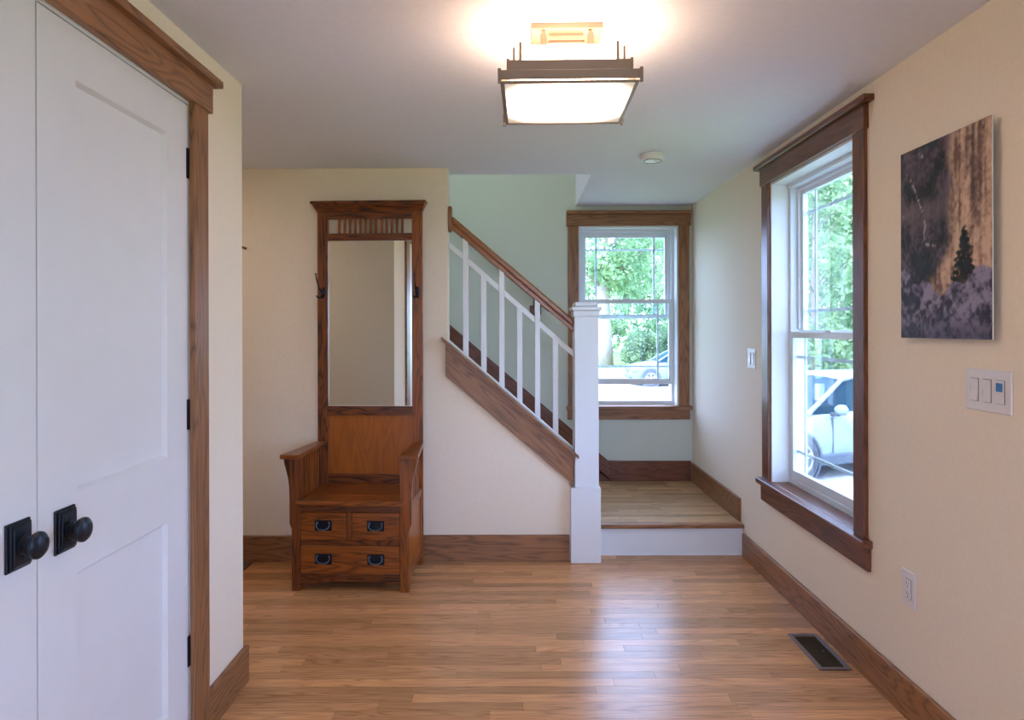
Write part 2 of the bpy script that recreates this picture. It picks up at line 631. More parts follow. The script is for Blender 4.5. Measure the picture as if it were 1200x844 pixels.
def sloped(name, pts, y0, y1, m, parent=None, bev=.002, **k):
    """board running down the stairs: built along its own X axis then turned, so the grain follows the slope"""
    a = math.atan2(-.865, 1)
    c = Vector((sum(p[0] for p in pts) / len(pts), 0, sum(p[1] for p in pts) / len(pts)))
    R = Matrix.Rotation(a, 4, 'Y')          # local x -> downhill
    R = Matrix.Rotation(-a, 4, 'Y')
    inv = R.inverted()
    bm = bmesh.new()
    q = [(inv @ (Vector((p[0], 0, p[1])) - c)) for p in pts]
    prism(bm, [(v.x, v.z) for v in q], 'Y', y0 - (y0 + y1) / 2, y1 - (y0 + y1) / 2, bev)
    me = bpy.data.meshes.new(name)
    bmesh.ops.recalc_face_normals(bm, faces=bm.faces[:])
    bm.to_mesh(me)
    bm.free()
    me.materials.append(m)
    o = bpy.data.objects.new(name, me)
    C.objects.link(o)
    loc = Vector((c.x, (y0 + y1) / 2, c.z))
    o.rotation_euler = (0, -a, 0)
    o.location = loc - (parent.location if parent else Vector((0, 0, 0)))
    if parent:
        o.parent = parent
    tag(o, **k)
    return o


rsk = lambda x: .438 + (.697 - x) * .865
sloped('trim_rear_skirt', [(.775, rsk(.775)), (-1.2, rsk(-1.2)), (-1.2, rsk(-1.2) - .135), (.775, rsk(.775) - .135)], YR - .02, YR, M['dtrimX'],
       kind='structure', label='dark oak skirt board climbing the rear stair wall', cat='trim')
sloped('trim_rear_stringer', [(.70, rsk(.70) - .139), (-1.2, rsk(-1.2) - .139), (-1.2, rsk(-1.2) - .36), (.70, LZ), (.86, LZ), (.86, rsk(.86) - .139)],
       YR - .018, YR, M['dtrimX'], kind='structure', label='lower oak stringer board under the rear skirt', cat='trim')
struct('baseboard_rear', B((.86, XR - T, YR - .018, YR, LZ, .366), bev=.002), M['dtrimX'], 'dark oak baseboard under the far window', 'baseboard')
bm = bmesh.new()
prism(bm, [(.775, rsk(.775)), (.86, .366), (.86, rsk(.86) - .137), (.777, rsk(.777) - .137)], 'Y', YR - .019, YR)
struct('trim_mitre', bm, M['dtrimX'], 'mitred oak corner piece where the skirt meets the far baseboard', 'trim')

# near skirt under the balusters
ct = lambda x: capz(x)
sk = thing('trim_stair_skirt', 'wide oak skirt board with a nosed cap below the white balusters', 'trim', (-.02, YB, .6), kind='structure', world=True)
sloped('skirt_board', [(-.411, ct(-.411) - .02), (-.411, ct(-.411) - .222), (.353, ct(.353) - .215), (.353, .472), (.380, .472), (.380, ct(.380) - .02)],
       YB - .02, YB, M['trimX'], sk)
sloped('skirt_moulding', [(-.411, ct(-.411) - .02), (-.411, ct(-.411) - .05), (.380, ct(.380) - .05), (.380, ct(.380) - .02)],
       YB - .030, YB - .02, M['trimX'], sk)
sloped('cap', [(-.435, ct(-.435)), (-.435, ct(-.435) - .022), (.384, ct(.384) - .022), (.410, ct(.410) - .022), (.410, ct(.410))], YB - .047, YB - .038, M['trimX'], sk)
sloped('cap', [(-.435, ct(-.435)), (-.435, ct(-.435) - .022), (.383, ct(.383) - .022), (.383, ct(.383))], YB - .038, YB - .001, M['trimX'], sk)
sloped('cap', [(-.397, ct(-.397)), (-.397, ct(-.397) - .022), (.383, ct(.383) - .022), (.383, ct(.383))], YB + .001, YB + .125, M['trimX'], sk)

# ------------------------------------------------------------------ railing
rl = thing('stair_railing', 'white stair railing with square newel post, slim balusters and oak handrail', 'stair railing', (.459, 4.19, 0), world=True)
NX0, NX1, NY0, NY1 = .385, .533, 4.102, 4.250
nw = obj('newel_post', B((NX0, NX1, NY0, NY1, .46, 1.52), bev=.003), M['white'], rl)
obj('plinth', B((.357, .543, 4.085, 4.226, 0, .462), (.357, .543, 4.227, 4.268, LZ, .462), bev=.003), M['white'], nw)
obj('cap_moulding', B((NX0 - .008, NX1 + .008, NY0 - .008, NY1 + .008, 1.515, 1.552), bev=.004), M['white'], nw)
obj('cap_moulding', B((NX0 - .018, NX1 + .018, NY0 - .018, NY1 + .018, 1.5525, 1.575), bev=.004), M['white'], nw)
obj('cap', B((NX0 + .0, NX1 - .0, NY0 + .0, NY1 - .0, 1.5755, 1.605), bev=.009), M['white'], nw)
hz = lambda x: 1.499 + (.385 - x) * .857       # handrail top line
mz = lambda x: 1.283 + (.385 - x) * .8826      # middle rail centre line
BY = 4.19
R_ = M['rail']
hr = sloped('handrail', [(-.376, hz(-.376)), (.385, hz(.385)), (.385, hz(.385) - .050), (-.376, hz(-.376) - .050)], BY - .032, BY + .032, R_, rl, .010)
sloped('handrail_foot', [(-.378, hz(-.378) - .048), (.385, hz(.385) - .048), (.385, hz(.385) - .080), (-.378, hz(-.378) - .080)], BY - .020, BY + .020, R_, rl, .003)
sloped('middle_rail', [(-.397, mz(-.397) + .020), (.385, mz(.385) + .020), (.385, mz(.385) - .020), (-.397, mz(-.397) - .020)], BY - .012, BY + .012, M['white'], rl, .001)
sloped('shoe_rail', [(-.397, ct(-.397) + .012), (.384, ct(.384) + .012), (.384, ct(.384) + .0005), (-.397, ct(-.397) + .0005)], BY - .028, BY + .028, M['white'], rl, .001)
for i, bx in enumerate((-.291, -.1775, -.064, .048, .160, .2727)):
    tall = i % 2 == 0
    bm = bmesh.new()
    hw = .0165
    f = (lambda x: hz(x) - .079) if tall else (lambda x: mz(x) - .019)
    prism(bm, [(bx - hw, ct(bx - hw) + .010), (bx + hw, ct(bx + hw) + .010), (bx + hw, f(bx + hw)), (bx - hw, f(bx - hw))], 'Y', BY - hw, BY + hw, .0015)
    obj('baluster', bm, M['white'], rl)
bm = bmesh.new()
pts = []
for k in range(20):
    a = 2 * PI * k / 20
    pts.append((BY + .045 * math.copysign(abs(math.cos(a)) ** .6, math.cos(a)), 2.131 + .082 * math.copysign(abs(math.sin(a)) ** .75, math.sin(a))))
prism(bm, pts, 'X', -.398, -.376, .003)
obj('rosette', bm, M['trimZ'], rl, label='oval oak rosette fixed to the wall end')

wr = thing('wall_handrail', 'oak handrail fixed to the rear stair wall, seen between the balusters', 'handrail', (-.3, 5.33, 1.9), world=True)
wz = lambda x: 1.922 + (-.112 - x) * .855
sloped('rail', [(-1.0, wz(-1.0) + .062), (.30, wz(.30) + .062), (.30, wz(.30)), (-1.0, wz(-1.0))], 5.31, 5.355, M['dtrimX'], wr, .008)
for bx in (.19, -.75):
    obj('bracket', B((bx - .045, bx + .045, 5.355, YR, wz(bx) - .115, wz(bx) - .035), (bx - .02, bx + .02, 5.325, 5.36, wz(bx) - .07, wz(bx) + .012), bev=.004), M['dtrimZ'], wr)


# ------------------------------------------------------------------ windows
def window(name, label, origin, rotz, w, h, raised=0, sidew=.0885, headh=.10, aph=.10, ext=.014, dark='dtrim', apext=.014,
           capext=.05, stool_p=.045, grille_in=(.115, .105)):
    """opening w x h; local x along the wall, local y outward, local z up from the stool"""
    t = thing(name, label, 'window', origin, rotz, kind='structure')
    md = lambda a: M[dark + a]
    e = .001
    # jamb liner
    obj('jamb', B((0, .012, 0, .098, 0, h - .012), (w - .012, w, 0, .098, 0, h - .012), (0, w, 0, .09, h - .012, h)), M['white'], t)
    # vinyl frame
    F = .034
    f = obj('frame', B((0, F, .0985, .19, -.0305, h - F), (w - F, w, .0985, .19, -.0305, h - F), (0, w, .0905, .19, h - F, h), (F, w - F, .0985, .19, -.0305, .03), bev=.002), M['vinyl'], t)
    obj('stop', B((F, F + .020, .135, .185, h / 2 + .02, h - F), (w - F - .020, w - F, .135, .185, h / 2 + .02, h - F),
                  (F + .020, w - F - .020, .135, .185, h - F - .018, h - F), bev=.001), M['vinyl'], f)

    def sash(nm, x0, x1, z0, z1, y0, y1, sw, rb, rt, ends):
        s = obj(nm, B((x0, x0 + sw, y0, y1, z0, z1), (x1 - sw, x1, y0, y1, z0, z1),
                      (x0 + sw, x1 - sw, y0, y1, z0, z0 + rb), (x0 + sw, x1 - sw, y0, y1, z1 - rt, z1), bev=.0015), M['vinyl'], t)
        ym = (y0 + y1) / 2
        obj('glass', B((x0 + sw, x1 - sw, ym - .002, ym + .002, z0 + rb, z1 - rt)), M['glass'], s)
        g0, g1, k0, k1 = x0 + sw, x1 - sw, z0 + rb, z1 - rt
        gi, gz = grille_in
        b = .008
        for gx in (g0 + gi, g1 - gi):
            obj('grille_bar', B((gx - b, gx + b, ym + .003, ym + .010, k0, k1)), M['vinyl'], s)
        for gzz in (k0 + gz, k1 - gz):
            obj('grille_bar', B((g0, g1, ym + .0105, ym + .016, gzz - b, gzz + b)), M['vinyl'], s)
        return s
    mid = h / 2
    sash('upper_sash', F + .001, w - F - .001, mid - .022, h - F - .001, .150, .178, .040, .036, .040, 0)
    s = sash('lower_sash', F - .016, w - F + .016, .031 + raised, mid + .004 + raised, .100, .128, .036, .046, .034, 0)
    obj('sash_lock', B((w / 2 - .03, w / 2 + .03, .096, .112, mid + .004 + raised, mid + .014 + raised), bev=.002), M['vinyl'], s)
    # casing
    c = .019
    obj('casing', B((-sidew, 0, -c, -e, 0, h), bev=.002), md('Z'), t)
    obj('casing', B((w, w + sidew, -c, -e, 0, h), bev=.002), md('Z'), t)
    obj('head_casing', B((-sidew - .012, w + sidew + .012, -.025, -e, h, h + headh), bev=.002), md('X'), t)
    obj('cap', B((-sidew - capext, w + sidew + capext, -.047, -e, h + headh, h + headh + .028), bev=.003), md('X'), t)
    obj('stool', B((-sidew - apext - .012, w + sidew + apext + .012, -stool_p, 0, -.030, 0), (0, w, 0, .098, -.030, 0), bev=.003), md('X'), t, label='flat window stool board')
    obj('apron', B((-sidew - apext, w + sidew + apext, -c, -e, -.030 - aph, -.030), bev=.002), md('X'), t)
    return t


window('window_1', 'tall double-hung window with oak casing coloured dark for backlight in the right wall beside the picture', (XR, RW['y1'], RW['z0']), -PI / 2,
       RW['y1'] - RW['y0'], RW['z1'] - RW['z0'], aph=.098, apext=.022, capext=.055)
window('window_2', 'smaller double-hung window above the landing, its lower sash raised a little', (SW['x0'], YR, SW['z0']), 0,
       SW['x1'] - SW['x0'], SW['z1'] - SW['z0'], raised=.135, headh=.094, aph=.080, sidew=.086, apext=.004, capext=.012, dark='trim',
       grille_in=(.088, .10))
window('right_fill_window', 'added unseen tall window in the right wall behind the camera, for daylight fill', (XR, BW['y1'], RW['z0']), -PI / 2,
       BW['y1'] - BW['y0'], RW['z1'] - RW['z0'], aph=.098)

window('front_fill_window', 'added unseen wide window in the front wall behind the camera, for daylight fill', (FW['x1'], YBACK, FW['z0']), PI,
       FW['x1'] - FW['x0'], FW['z1'] - FW['z0'], aph=.098)

# ------------------------------------------------------------------ closet doors
DT = 2.205


def closet_door(name, y0, y1, hinge_y, knob_y, knob_z, label):
    d = thing(name, label, 'door', (XL - .02, (y0 + y1) / 2, 0), kind='structure', world=True)
    xf, xb = XL - .004, XL - .040
    s = .139
    leaf = obj('door_leaf', B((xb, xf, y0, y0 + s, .01, DT), (xb, xf, y1 - s, y1, .01, DT),
                              (xb, xf, y0 + s, y1 - s, .01, .2), (xb, xf, y0 + s, y1 - s, .825, 1.031), (xb, xf, y0 + s, y1 - s, 2.074, DT)), M['door'], d)
    for z0, z1 in ((.2, .825), (1.031, 2.074)):
        obj('door_panel', B((xb + .004, xf - .014, y0 + s, y1 - s, z0, z1)), M['door'], d)
        bm = bmesh.new()
        a_, b_ = y0 + s, y1 - s
        O_ = [bm.verts.new(c) for c in ((xf, a_, z0), (xf, b_, z0), (xf, b_, z1), (xf, a_, z1))]
        w_ = .009
        I_ = [bm.verts.new(c) for c in ((xf - .0138, a_ + w_, z0 + w_), (xf - .0138, b_ - w_, z0 + w_), (xf - .0138, b_ - w_, z1 - w_), (xf - .0138, a_ + w_, z1 - w_))]
        G_ = [bm.verts.new(c) for c in ((xf - .0138, a_, z0), (xf - .0138, b_, z0), (xf - .0138, b_, z1), (xf - .0138, a_, z1))]
        for q in range(4):
            q2 = (q + 1) % 4
            bm.faces.new((O_[q], O_[q2], I_[q2], I_[q]))
            bm.faces.new((G_[q], G_[q2], I_[q2], I_[q]))
            bm.faces.new((O_[q], O_[q2], G_[q2], G_[q]))
        obj('panel_bead', bm, M['door'], d)
    k = obj('knob', kb(knob_y, knob_z, xf), M['black'], d, smooth=True, label='round dark bronze knob')
    obj('backplate', B((xf, xf + .006, knob_y - .037, knob_y + .037, knob_z - .054, knob_z + .054), (xf + .006, xf + .012, knob_y - .032, knob_y + .032, knob_z - .049, knob_z + .049),
                       (xf + .012, xf + .016, knob_y - .027, knob_y + .027, knob_z - .044, knob_z + .044), bev=.0018), M['black'], k)
    for dz in (-.026, .026):
        bm = bmesh.new()
        lathe(bm, [(0, .0025), (.0028, .002), (.003, 0)], (xf + .016, knob_y, knob_z + dz), (1, 0, 0), 8)
        obj('screw', bm, M['hinge'], k)
    for hz_ in (2.007, 1.152, .347):
        bm = bmesh.new()
        for q in range(5):
            z0 = hz_ - .051 + q * .0204
            lathe(bm, [(0, 0), (.0062, 0), (.0062, .0196), (0, .0196)], (xf + .006, hinge_y, z0), (0, 0, 1), 12)
        for zz in (hz_ - .056, hz_ + .0515):
            lathe(bm, [(0, 0), (.0045, .0005), (.0045, .004), (0, .0045)], (xf + .006, hinge_y, zz), (0, 0, 1), 10)
        box(bm, xf - .001, xf + .0035, min(hinge_y, hinge_y + (-.016 if hinge_y > 1.5 else .016)), max(hinge_y, hinge_y + (-.016 if hinge_y > 1.5 else .016)), hz_ - .051, hz_ + .051)
        obj('hinge', bm, M['hinge'], d)
    return d


def kb(y, z, xf):
    bm = bmesh.new()
    lathe(bm, [(0, .0), (.021, .0), (.021, .005), (.017, .007), (.012, .009), (.010, .012), (.011, .017), (.018, .021), (.027, .025), (.0305, .031), (.0300, .037),
               (.025, .042), (.014, .0455), (0, .0465)], (xf + .015, y, z), (1, 0, 0), 28)
    return bm


closet_door('door_1', .822, 1.5435, .818, 1.481, .962, 'white two-panel closet door at the left edge, hinged out of view')
closet_door('door_2', 1.5485, 2.270, 2.274, 1.637, .950, 'white two-panel closet door nearest the hall, with three dark hinges')
tr = thing('trim_closet', 'brown oak casing with capped head around the closet doors', 'trim', (XL, 1.5, 0), kind='structure', world=True)
obj('side_casing', B((XL + .0, XL + .020, 2.268, 2.373, 0, 2.217), bev=.002), M['trimZ'], tr)
obj('side_casing', B((XL + .0, XL + .020, .715, .82, 0, 2.217), bev=.002), M['trimZ'], tr)
obj('head_casing', B((XL + .0, XL + .026, .70, 2.398, 2.217, 2.316), bev=.002), M['trimY'], tr)
obj('cap', B((XL + .0, XL + .052, .67, 2.425, 2.316, 2.343), bev=.003), M['trimY'], tr)
obj('jamb', B((XL - .060, XL, .80, .8205, 0, 2.222), (XL - .060, XL - .0, 2.2755, 2.282, 0, 2.222), (XL - .060, XL - .002, .8205, 2.2755, 2.208, 2.222)), M['white'], tr)


# ------------------------------------------------------------------ hall tree
HR = math.radians(-2.7)
ht = thing('hall_tree', 'tall oak hall tree with mirror, seat, arms and drawers against the back wall', 'hall tree', (-.8705, 4.1005, 0), HR)
HW = .325


def hb(*bs, bev=.0015):
    """boxes given as (u0,u1,v0,v1,z0,z1), u from the left side, v forward from the back"""
    bm = bmesh.new()
    for u0, u1, v0, v1, z0, z1 in bs:
        box(bm, u0 - HW, u1 - HW, -v1, -v0, z0, z1, bev)
    return bm


for u0 in (0, .586):
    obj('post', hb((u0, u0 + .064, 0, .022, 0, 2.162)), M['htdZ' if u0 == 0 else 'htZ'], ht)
bm = bmesh.new()
c0, c1 = -.014 - HW, .664 - HW
prism(bm, [(-.030, 2.160), (.0, 2.160), (.0, 2.205), (-.062, 2.205), (-.058, 2.196), (-.040, 2.178)], 'X', c0 + .0, c1 - .0)
for v in bm.verts:      # splay the cove outwards at its ends
    tt = (v.co.z - 2.160) / .045
    v.co.x += (-1 if v.co.x < 0 else 1) * .022 * (tt - .6)
obj('cornice', bm, M['htdX'], ht)
obj('cornice_top', hb((-.030, .680, -.002, .072, 2.205, 2.221), bev=.003), M['htdX'], ht)
obj('rail', hb((.064, .586, .003, .020, 2.118, 2.160)), M['htdX'], ht)
obj('rail', hb((.064, .586, .003, .020, 1.984, 2.029)), M['htdX'], ht)
obj('rail', hb((.064, .586, .003, .022, .913, .969)), M['htdX'], ht)
obj('rail', hb((.064, .586, .003, .020, .496, .553)), M['htdX'], ht)
for k in range(13):
    u = .128 + k * .0325
    obj('spindle', hb((u, u + .0155, .006, .016, 2.029, 2.118), bev=.001), M['htZ'], ht)
obj('back_panel', hb((.064, .586, .006, .012, .553, .913), bev=0), M['panel'], ht)
mir = obj('mirror', hb((.064, .586, .006, .0095, .969, 1.984), bev=0), M['mirror'], ht)
bm = bmesh.new()
for (ua, ub, za, zb) in ((.064, .0655, .969, 1.984), (.5845, .586, .969, 1.984), (.064, .586, .969, .9705), (.064, .586, 1.9825, 1.984)):
    box(bm, ua - HW, ub - HW, -.0125, -.0095, za, zb)
obj('bevel_edge', bm, M['vinyl'], mir)
# seat
obj('seat', hb((.048, .602, .022, .316, .474, .498), bev=.003), M['htX'], ht)
sl = obj('seat_lid', hb((.030, .620, .450, .468, .472, .498), (.048, .602, .320, .450, .474, .498), bev=.003), M['htX'], ht)
# legs
for u0 in (0, .602):
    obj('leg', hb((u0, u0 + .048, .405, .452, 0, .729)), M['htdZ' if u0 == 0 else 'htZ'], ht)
# arms
for sgn, uo in ((-1, 0), (1, .65)):
    P = [(-.058, .474), (.050, .474), (.047, .0225), (-.006, .0225)]
    P = [((p[0] if sgn < 0 else .65 - p[0]) - HW, -p[1]) for p in P]
    bm = bmesh.new()
    prism(bm, P, 'Z', .729, .753, .003)
    obj('arm', bm, M['htY'], ht)
    Q = [(0, .728), (-.046, .728), (-.043, .700), (-.032, .660), (-.022, .62), (-.016, .57), (-.014, .50), (-.014, .37), (0, .335)]
    bm = bmesh.new()
    prism(bm, [((q[0] if sgn < 0 else .65 - q[0]) - HW, q[1]) for q in Q], 'Y', -.446, -.412, .001)
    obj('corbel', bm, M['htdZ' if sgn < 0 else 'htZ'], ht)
    # arm slats and side panel
    for k in range(7):
        v = .075 + k * .044
        a = .014 if sgn < 0 else .65 - .014 - .012
        obj('side_slat', hb((a, a + .012, v, v + .020, .470, .7285), bev=.001), M['htZ'], ht)
    a, b = (.006, .040) if sgn < 0 else (.610, .644)
    obj('side_rail', hb((a, b, .022, .405, .425, .470)), M['htY'], ht)
    obj('side_rail', hb((a, b, .022, .405, .055, .110)), M['htY'], ht)
    obj('side_stile', hb((a, b, .022, .060, .110, .425)), M['htZ'], ht)
    a, b = (.012, .018) if sgn < 0 else (.632, .638)
    obj('side_panel', hb((a, b, .060, .405, .110, .425), bev=0), M['panel'], ht)
# drawer front frame
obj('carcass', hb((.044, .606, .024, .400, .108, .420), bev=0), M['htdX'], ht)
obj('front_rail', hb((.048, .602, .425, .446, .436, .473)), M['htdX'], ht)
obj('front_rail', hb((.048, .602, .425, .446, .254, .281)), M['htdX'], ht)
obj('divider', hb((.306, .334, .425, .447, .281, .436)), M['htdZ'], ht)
bm = bmesh.new()
ap = [(.048, .036), (.048, .094), (.602, .094), (.602, .036)]
for k in range(1, 12):
    u = .602 - .554 * k / 12
    ap.append((u, .036 + .016 * math.sin(PI * k / 12)))
prism(bm, [(u - HW, z) for u, z in ap], 'Y', -.440, -.425)
obj('toe_rail', bm, M['htdX'], ht)


def pull(u, z, d):
    p = obj('pull_plate', hb((u - .047, u + .047, .4505, .454, z - .029, z + .029), bev=.002), M['blackiron'], d)
    bm = bmesh.new()
    pts = []
    for k in range(17):
        a = PI * k / 16
        pts.append((u - HW + .036 * math.cos(a) * (1 + .12 * math.sin(a)), -.458 - .010 * math.sin(a), z + .010 - .030 * math.sin(a) ** .8))
    pts = [(u - HW + .033, -.454, z + .016)] + pts + [(u - HW - .033, -.454, z + .016)]
    tube(bm, pts, .0035, 8)
    for s in (-1, 1):
        lathe(bm, [(0, .008), (.004, .007), (.006, .003), (.006, 0)], (u - HW + s * .033, -.454, z + .016), (0, -1, 0), 10)
    bmesh.ops.recalc_face_normals(bm, faces=bm.faces[:])
    obj('pull_bail', bm, M['bail'], d, smooth=True)


for (u0, u1, z0, z1, ps) in ((.050, .3045, .283, .434, (.177,)), (.3355, .600, .283, .434, (.468,)), (.050, .600, .097, .252, (.177, .468))):
    d = obj('drawer', hb((u0, u1, .401, .4505, z0, z1), bev=.002), M['htX'], ht)
    for u in ps:
        pull(u, (z0 + z1) / 2 + .004, d)
# coat hooks
for u, lean in ((.036, -.012), (.618, -.003)):
    bm = bmesh.new()
    x = u - HW
    lathe(bm, [(0, .006), (.008, .0055), (.012, .003), (.0135, 0)], (x, -.022, 1.672), (0, -1, 0), 18, 1, 2.2)
    tube(bm, [(x, -.026, 1.680), (x + lean * .4, -.046, 1.672), (x + lean, -.064, 1.690), (x + lean * 1.5, -.070, 1.722), (x + lean * 2, -.078, 1.755), (x + lean * 2.1, -.082, 1.772)],
         [.006, .0055, .005, .0045, .004, .0035], 10)
    lathe(bm, [(0, -.006), (.0045, -.004), (.006, 0), (.0045, .004), (0, .006)], (x + lean * 2.1, -.083, 1.776), (0, 0, 1), 10)
    for s in (-1, 1):
        tube(bm, [(x, -.026, 1.660), (x + s * .004, -.040, 1.640), (x + s * .010 + lean * .6, -.052, 1.632), (x + s * .014 + lean, -.060, 1.640)], [.006, .0055, .005, .0045], 8)
        lathe(bm, [(0, -.005), (.004, -.003), (.0052, 0), (.004, .003), (0, .005)], (x + s * .015 + lean, -.062, 1.644), (0, 0, 1), 8)
    obj('coat_hook', bm, M['blackiron'], ht, smooth=True)

# ------------------------------------------------------------------ ceiling lamp
lp = thing('ceiling_lamp', 'square stepped semi-flush ceiling lamp with bronze bands and glowing opal glass', 'ceiling light', (.184, 2.232, 2.19), math.radians(-1.4))


def ring(bm, hw, z0, z1, th, bev=.001):
    box(bm, -hw, hw, -hw, -hw + th, z0, z1, bev)
    box(bm, -hw, hw, hw - th, hw, z0, z1, bev)
    box(bm, -hw, -hw + th, -hw + th, hw - th, z0, z1, bev)
    box(bm, hw - th, hw, -hw + th, hw - th, z0, z1, bev)


zb = lambda z: z - 2.19
bm = bmesh.new()
ring(bm, .214, zb(2.200), zb(2.228), .006)
obj('lower_band', bm, M['bronzed'], lp)
bm = bmesh.new()
ring(bm, .210, zb(2.190), zb(2.196), .010)
obj('glass_frame', bm, M['bronzed'], lp)
bm = bmesh.new()
ring(bm, .190, zb(2.226), zb(2.268), .006)
obj('upper_band', bm, M['bronzed'], lp)
obj('lower_glass', B((-.202, .202, -.202, .202, zb(2.1945), zb(2.1995))), M['lampglass'], lp)
obj('tier_glass', B((-.208, .208, -.208, -.186, zb(2.222), zb(2.226)), (-.208, .208, .186, .208, zb(2.222), zb(2.226)),
                    (-.208, -.186, -.186, .186, zb(2.222), zb(2.226)), (.186, .208, -.186, .186, zb(2.222), zb(2.226))), M['bronzed'], lp)
obj('upper_glass', B((-.147, .147, -.147, -.143, zb(2.262), zb(2.331)), (-.147, .147, .143, .147, zb(2.262), zb(2.331)),
                     (-.147, -.143, -.143, .143, zb(2.262), zb(2.331)), (.143, .147, -.143, .143, zb(2.262), zb(2.331)),
                     (-.143, .143, -.143, .143, zb(2.322), zb(2.327))), M['lamptop'], lp)
obj('step_plate', B((-.184, .184, -.184, -.147, zb(2.258), zb(2.262)), (-.184, .184, .147, .184, zb(2.258), zb(2.262)),
                    (-.184, -.147, -.147, .147, zb(2.258), zb(2.262)), (.147, .184, -.147, .147, zb(2.258), zb(2.262))), M['lampglass'], lp)
for sx in (-1, 1):
    for sy in (-1, 1):
        obj('corner_peg', B((sx * .215 - .005, sx * .215 + .005, sy * .215 - .005, sy * .215 + .005, zb(2.187), zb(2.232)), bev=.001), M['bronzed'], lp)
        obj('corner_peg', B((sx * .190 - .004, sx * .190 + .004, sy * .190 - .004, sy * .190 + .004, zb(2.236), zb(2.271)), bev=.001), M['bronzed'], lp)
        obj('corner_peg', B((sx * .152 - .004, sx * .152 + .004, sy * .152 - .004, sy * .152 + .004, zb(2.262), zb(2.338)), bev=.001), M['bronze'], lp)
    obj('corner_peg', B((sx * .172 - .003, sx * .172 + .003, -.156, -.150, zb(2.262), zb(2.322)), bev=.001), M['bronze'], lp)
    bm = bmesh.new()
    box(bm, sx * .077 - .011, sx * .077 + .011, -.056, -.034, zb(2.335), zb(2.404))
    prism(bm, [(sx * .077 - .011, zb(2.404)), (sx * .077, zb(2.419)), (sx * .077 + .011, zb(2.404))], 'Y', -.056, -.034)
    obj('stem', bm, M['bronze'], lp)
obj('crossbar', B((-.060, .060, -.010, .010, zb(2.395), zb(2.405)), bev=.001), M['bronze'], lp)
obj('canopy', B((-.118, .118, -.062, .062, zb(2.4195), zb(2.44)), bev=.002), M['bronze'], lp)
bm = bmesh.new()
lathe(bm, [(0, -.006), (.004, -.004), (.0045, 0), (.003, .006), (0, .008)], (0, 0, zb(2.388)), (0, 0, 1), 12)
obj('finial', bm, M['bronzed'], lp)

# ------------------------------------------------------------------ smoke alarm
sa = thing('smoke_alarm', 'round white smoke alarm on the ceiling right of the lamp', 'smoke alarm', (.81, 3.82, 2.40))
bm = bmesh.new()
lathe(bm, [(0, .040), (.062, .040), (.066, .036), (.066, .026), (.062, .024)], (0, 0, 0), (0, 0, 1), 32)
obj('base', bm, M['smoke'], sa, smooth=True)
bm = bmesh.new()
lathe(bm, [(.0615, .026), (.0655, .022), (.064, .010), (.054, .003), (.036, .0), (0, -.001)], (0, 0, 0), (0, 0, 1), 32)
obj('cover', bm, M['smoke'], sa, smooth=True)
bm = bmesh.new()
for k in range(16):
    a = 2 * PI * k / 16
    x, y = .050 * math.cos(a), .050 * math.sin(a)
    tube(bm, [(x - .007 * math.sin(a), y + .007 * math.cos(a), .0008), (x + .007 * math.sin(a), y - .007 * math.cos(a), .0008)], .0016, 5)
obj('vent_slot', bm, M['plated'], sa, 'stuff')
bm = bmesh.new()
lathe(bm, [(0, -.004), (.010, -.0035), (.012, 0), (.012, .002)], (.012, -.01, 0), (0, 0, 1), 16)
obj('test_button', bm, M['smoke'], sa)


# ------------------------------------------------------------------ switches and outlets on the right wall
def wall_plate(name, label, cat, yc, zc, w, h, gangs):
    """centre (yc, zc) on the right wall; gangs: list of kinds from far to near"""
    t = thing(name, label, cat, (XR, yc, zc), -PI / 2)      # local x: far -> near, local y: into the wall
    pb = bmesh.new()
    obj('plate', B((-w / 2, w / 2, -.0055, 0, -h / 2, h / 2), bev=.0028), M['plate'], t)
    n = len(gangs)
    p = .0555 if n > 1 else 0
    for i, g in enumerate(gangs):
        x = (i - (n - 1) / 2) * p
        if g == 'rocker_up' or g == 'rocker_down':
            obj('rocker_frame', B((x - .0185, x + .0185, -.0062, -.0050, -.036, .036)), M['plated'], t)
            bm = bmesh.new()
            tip = .0042
            a, b = (.0015, tip) if g == 'rocker_up' else (tip, .0015)
            prism(bm, [(-.0058, -.0345), (-.0068 - b, -.0345), (-.0072, 0), (-.0068 - a, .0345), (-.0058, .0345)], 'X', x - .0165, x + .0165, .0006)
            obj('rocker', bm, M['plate'], t)
        elif g == 'timer':
            obj('timer_frame', B((x - .0185, x + .0185, -.0062, -.0050, -.036, .036)), M['plated'], t)
            o = obj('timer_body', B((x - .0170, x + .0170, -.0088, -.0058, -.035, .035), bev=.001), M['plate'], t)
            obj('screen', B((x - .014, x + .012, -.0095, -.0086, .002, .028)), M['screen'], o, label='small blue display')
            obj('button', B((x - .013, x + .013, -.0105, -.0086, -.030, -.008), bev=.0008), M['plate'], o)
        else:
            obj('receptacle_frame', B((x - .0185, x + .0185, -.0062, -.0050, -.036, .036)), M['plated'], t)
            o = obj('receptacle', B((x - .0170, x + .0170, -.0082, -.0058, -.0345, .0345), bev=.001), M['plate'], t)
            for s in (-1, 1):
                bm = B((x - .0078, x - .0058, -.0087, -.0080, s * .019 - .001, s * .019 + .008), (x + .0058, x + .0078, -.0087, -.0080, s * .019, s * .019 + .007))
                lathe(bm, [(0, .0006), (.0026, .0006), (.0026, 0)], (x, -.0081, s * .019 - .008), (0, -1, 0), 10)
                obj('socket_slots', bm, M['plated'], o)
        for s in (-1, 1):
            bm = bmesh.new()
            lathe(bm, [(0, .0012), (.0024, .001), (.003, 0)], (x, -.0054, s * .0485), (0, -1, 0), 10)
            obj('screw', bm, M['plate'], t)


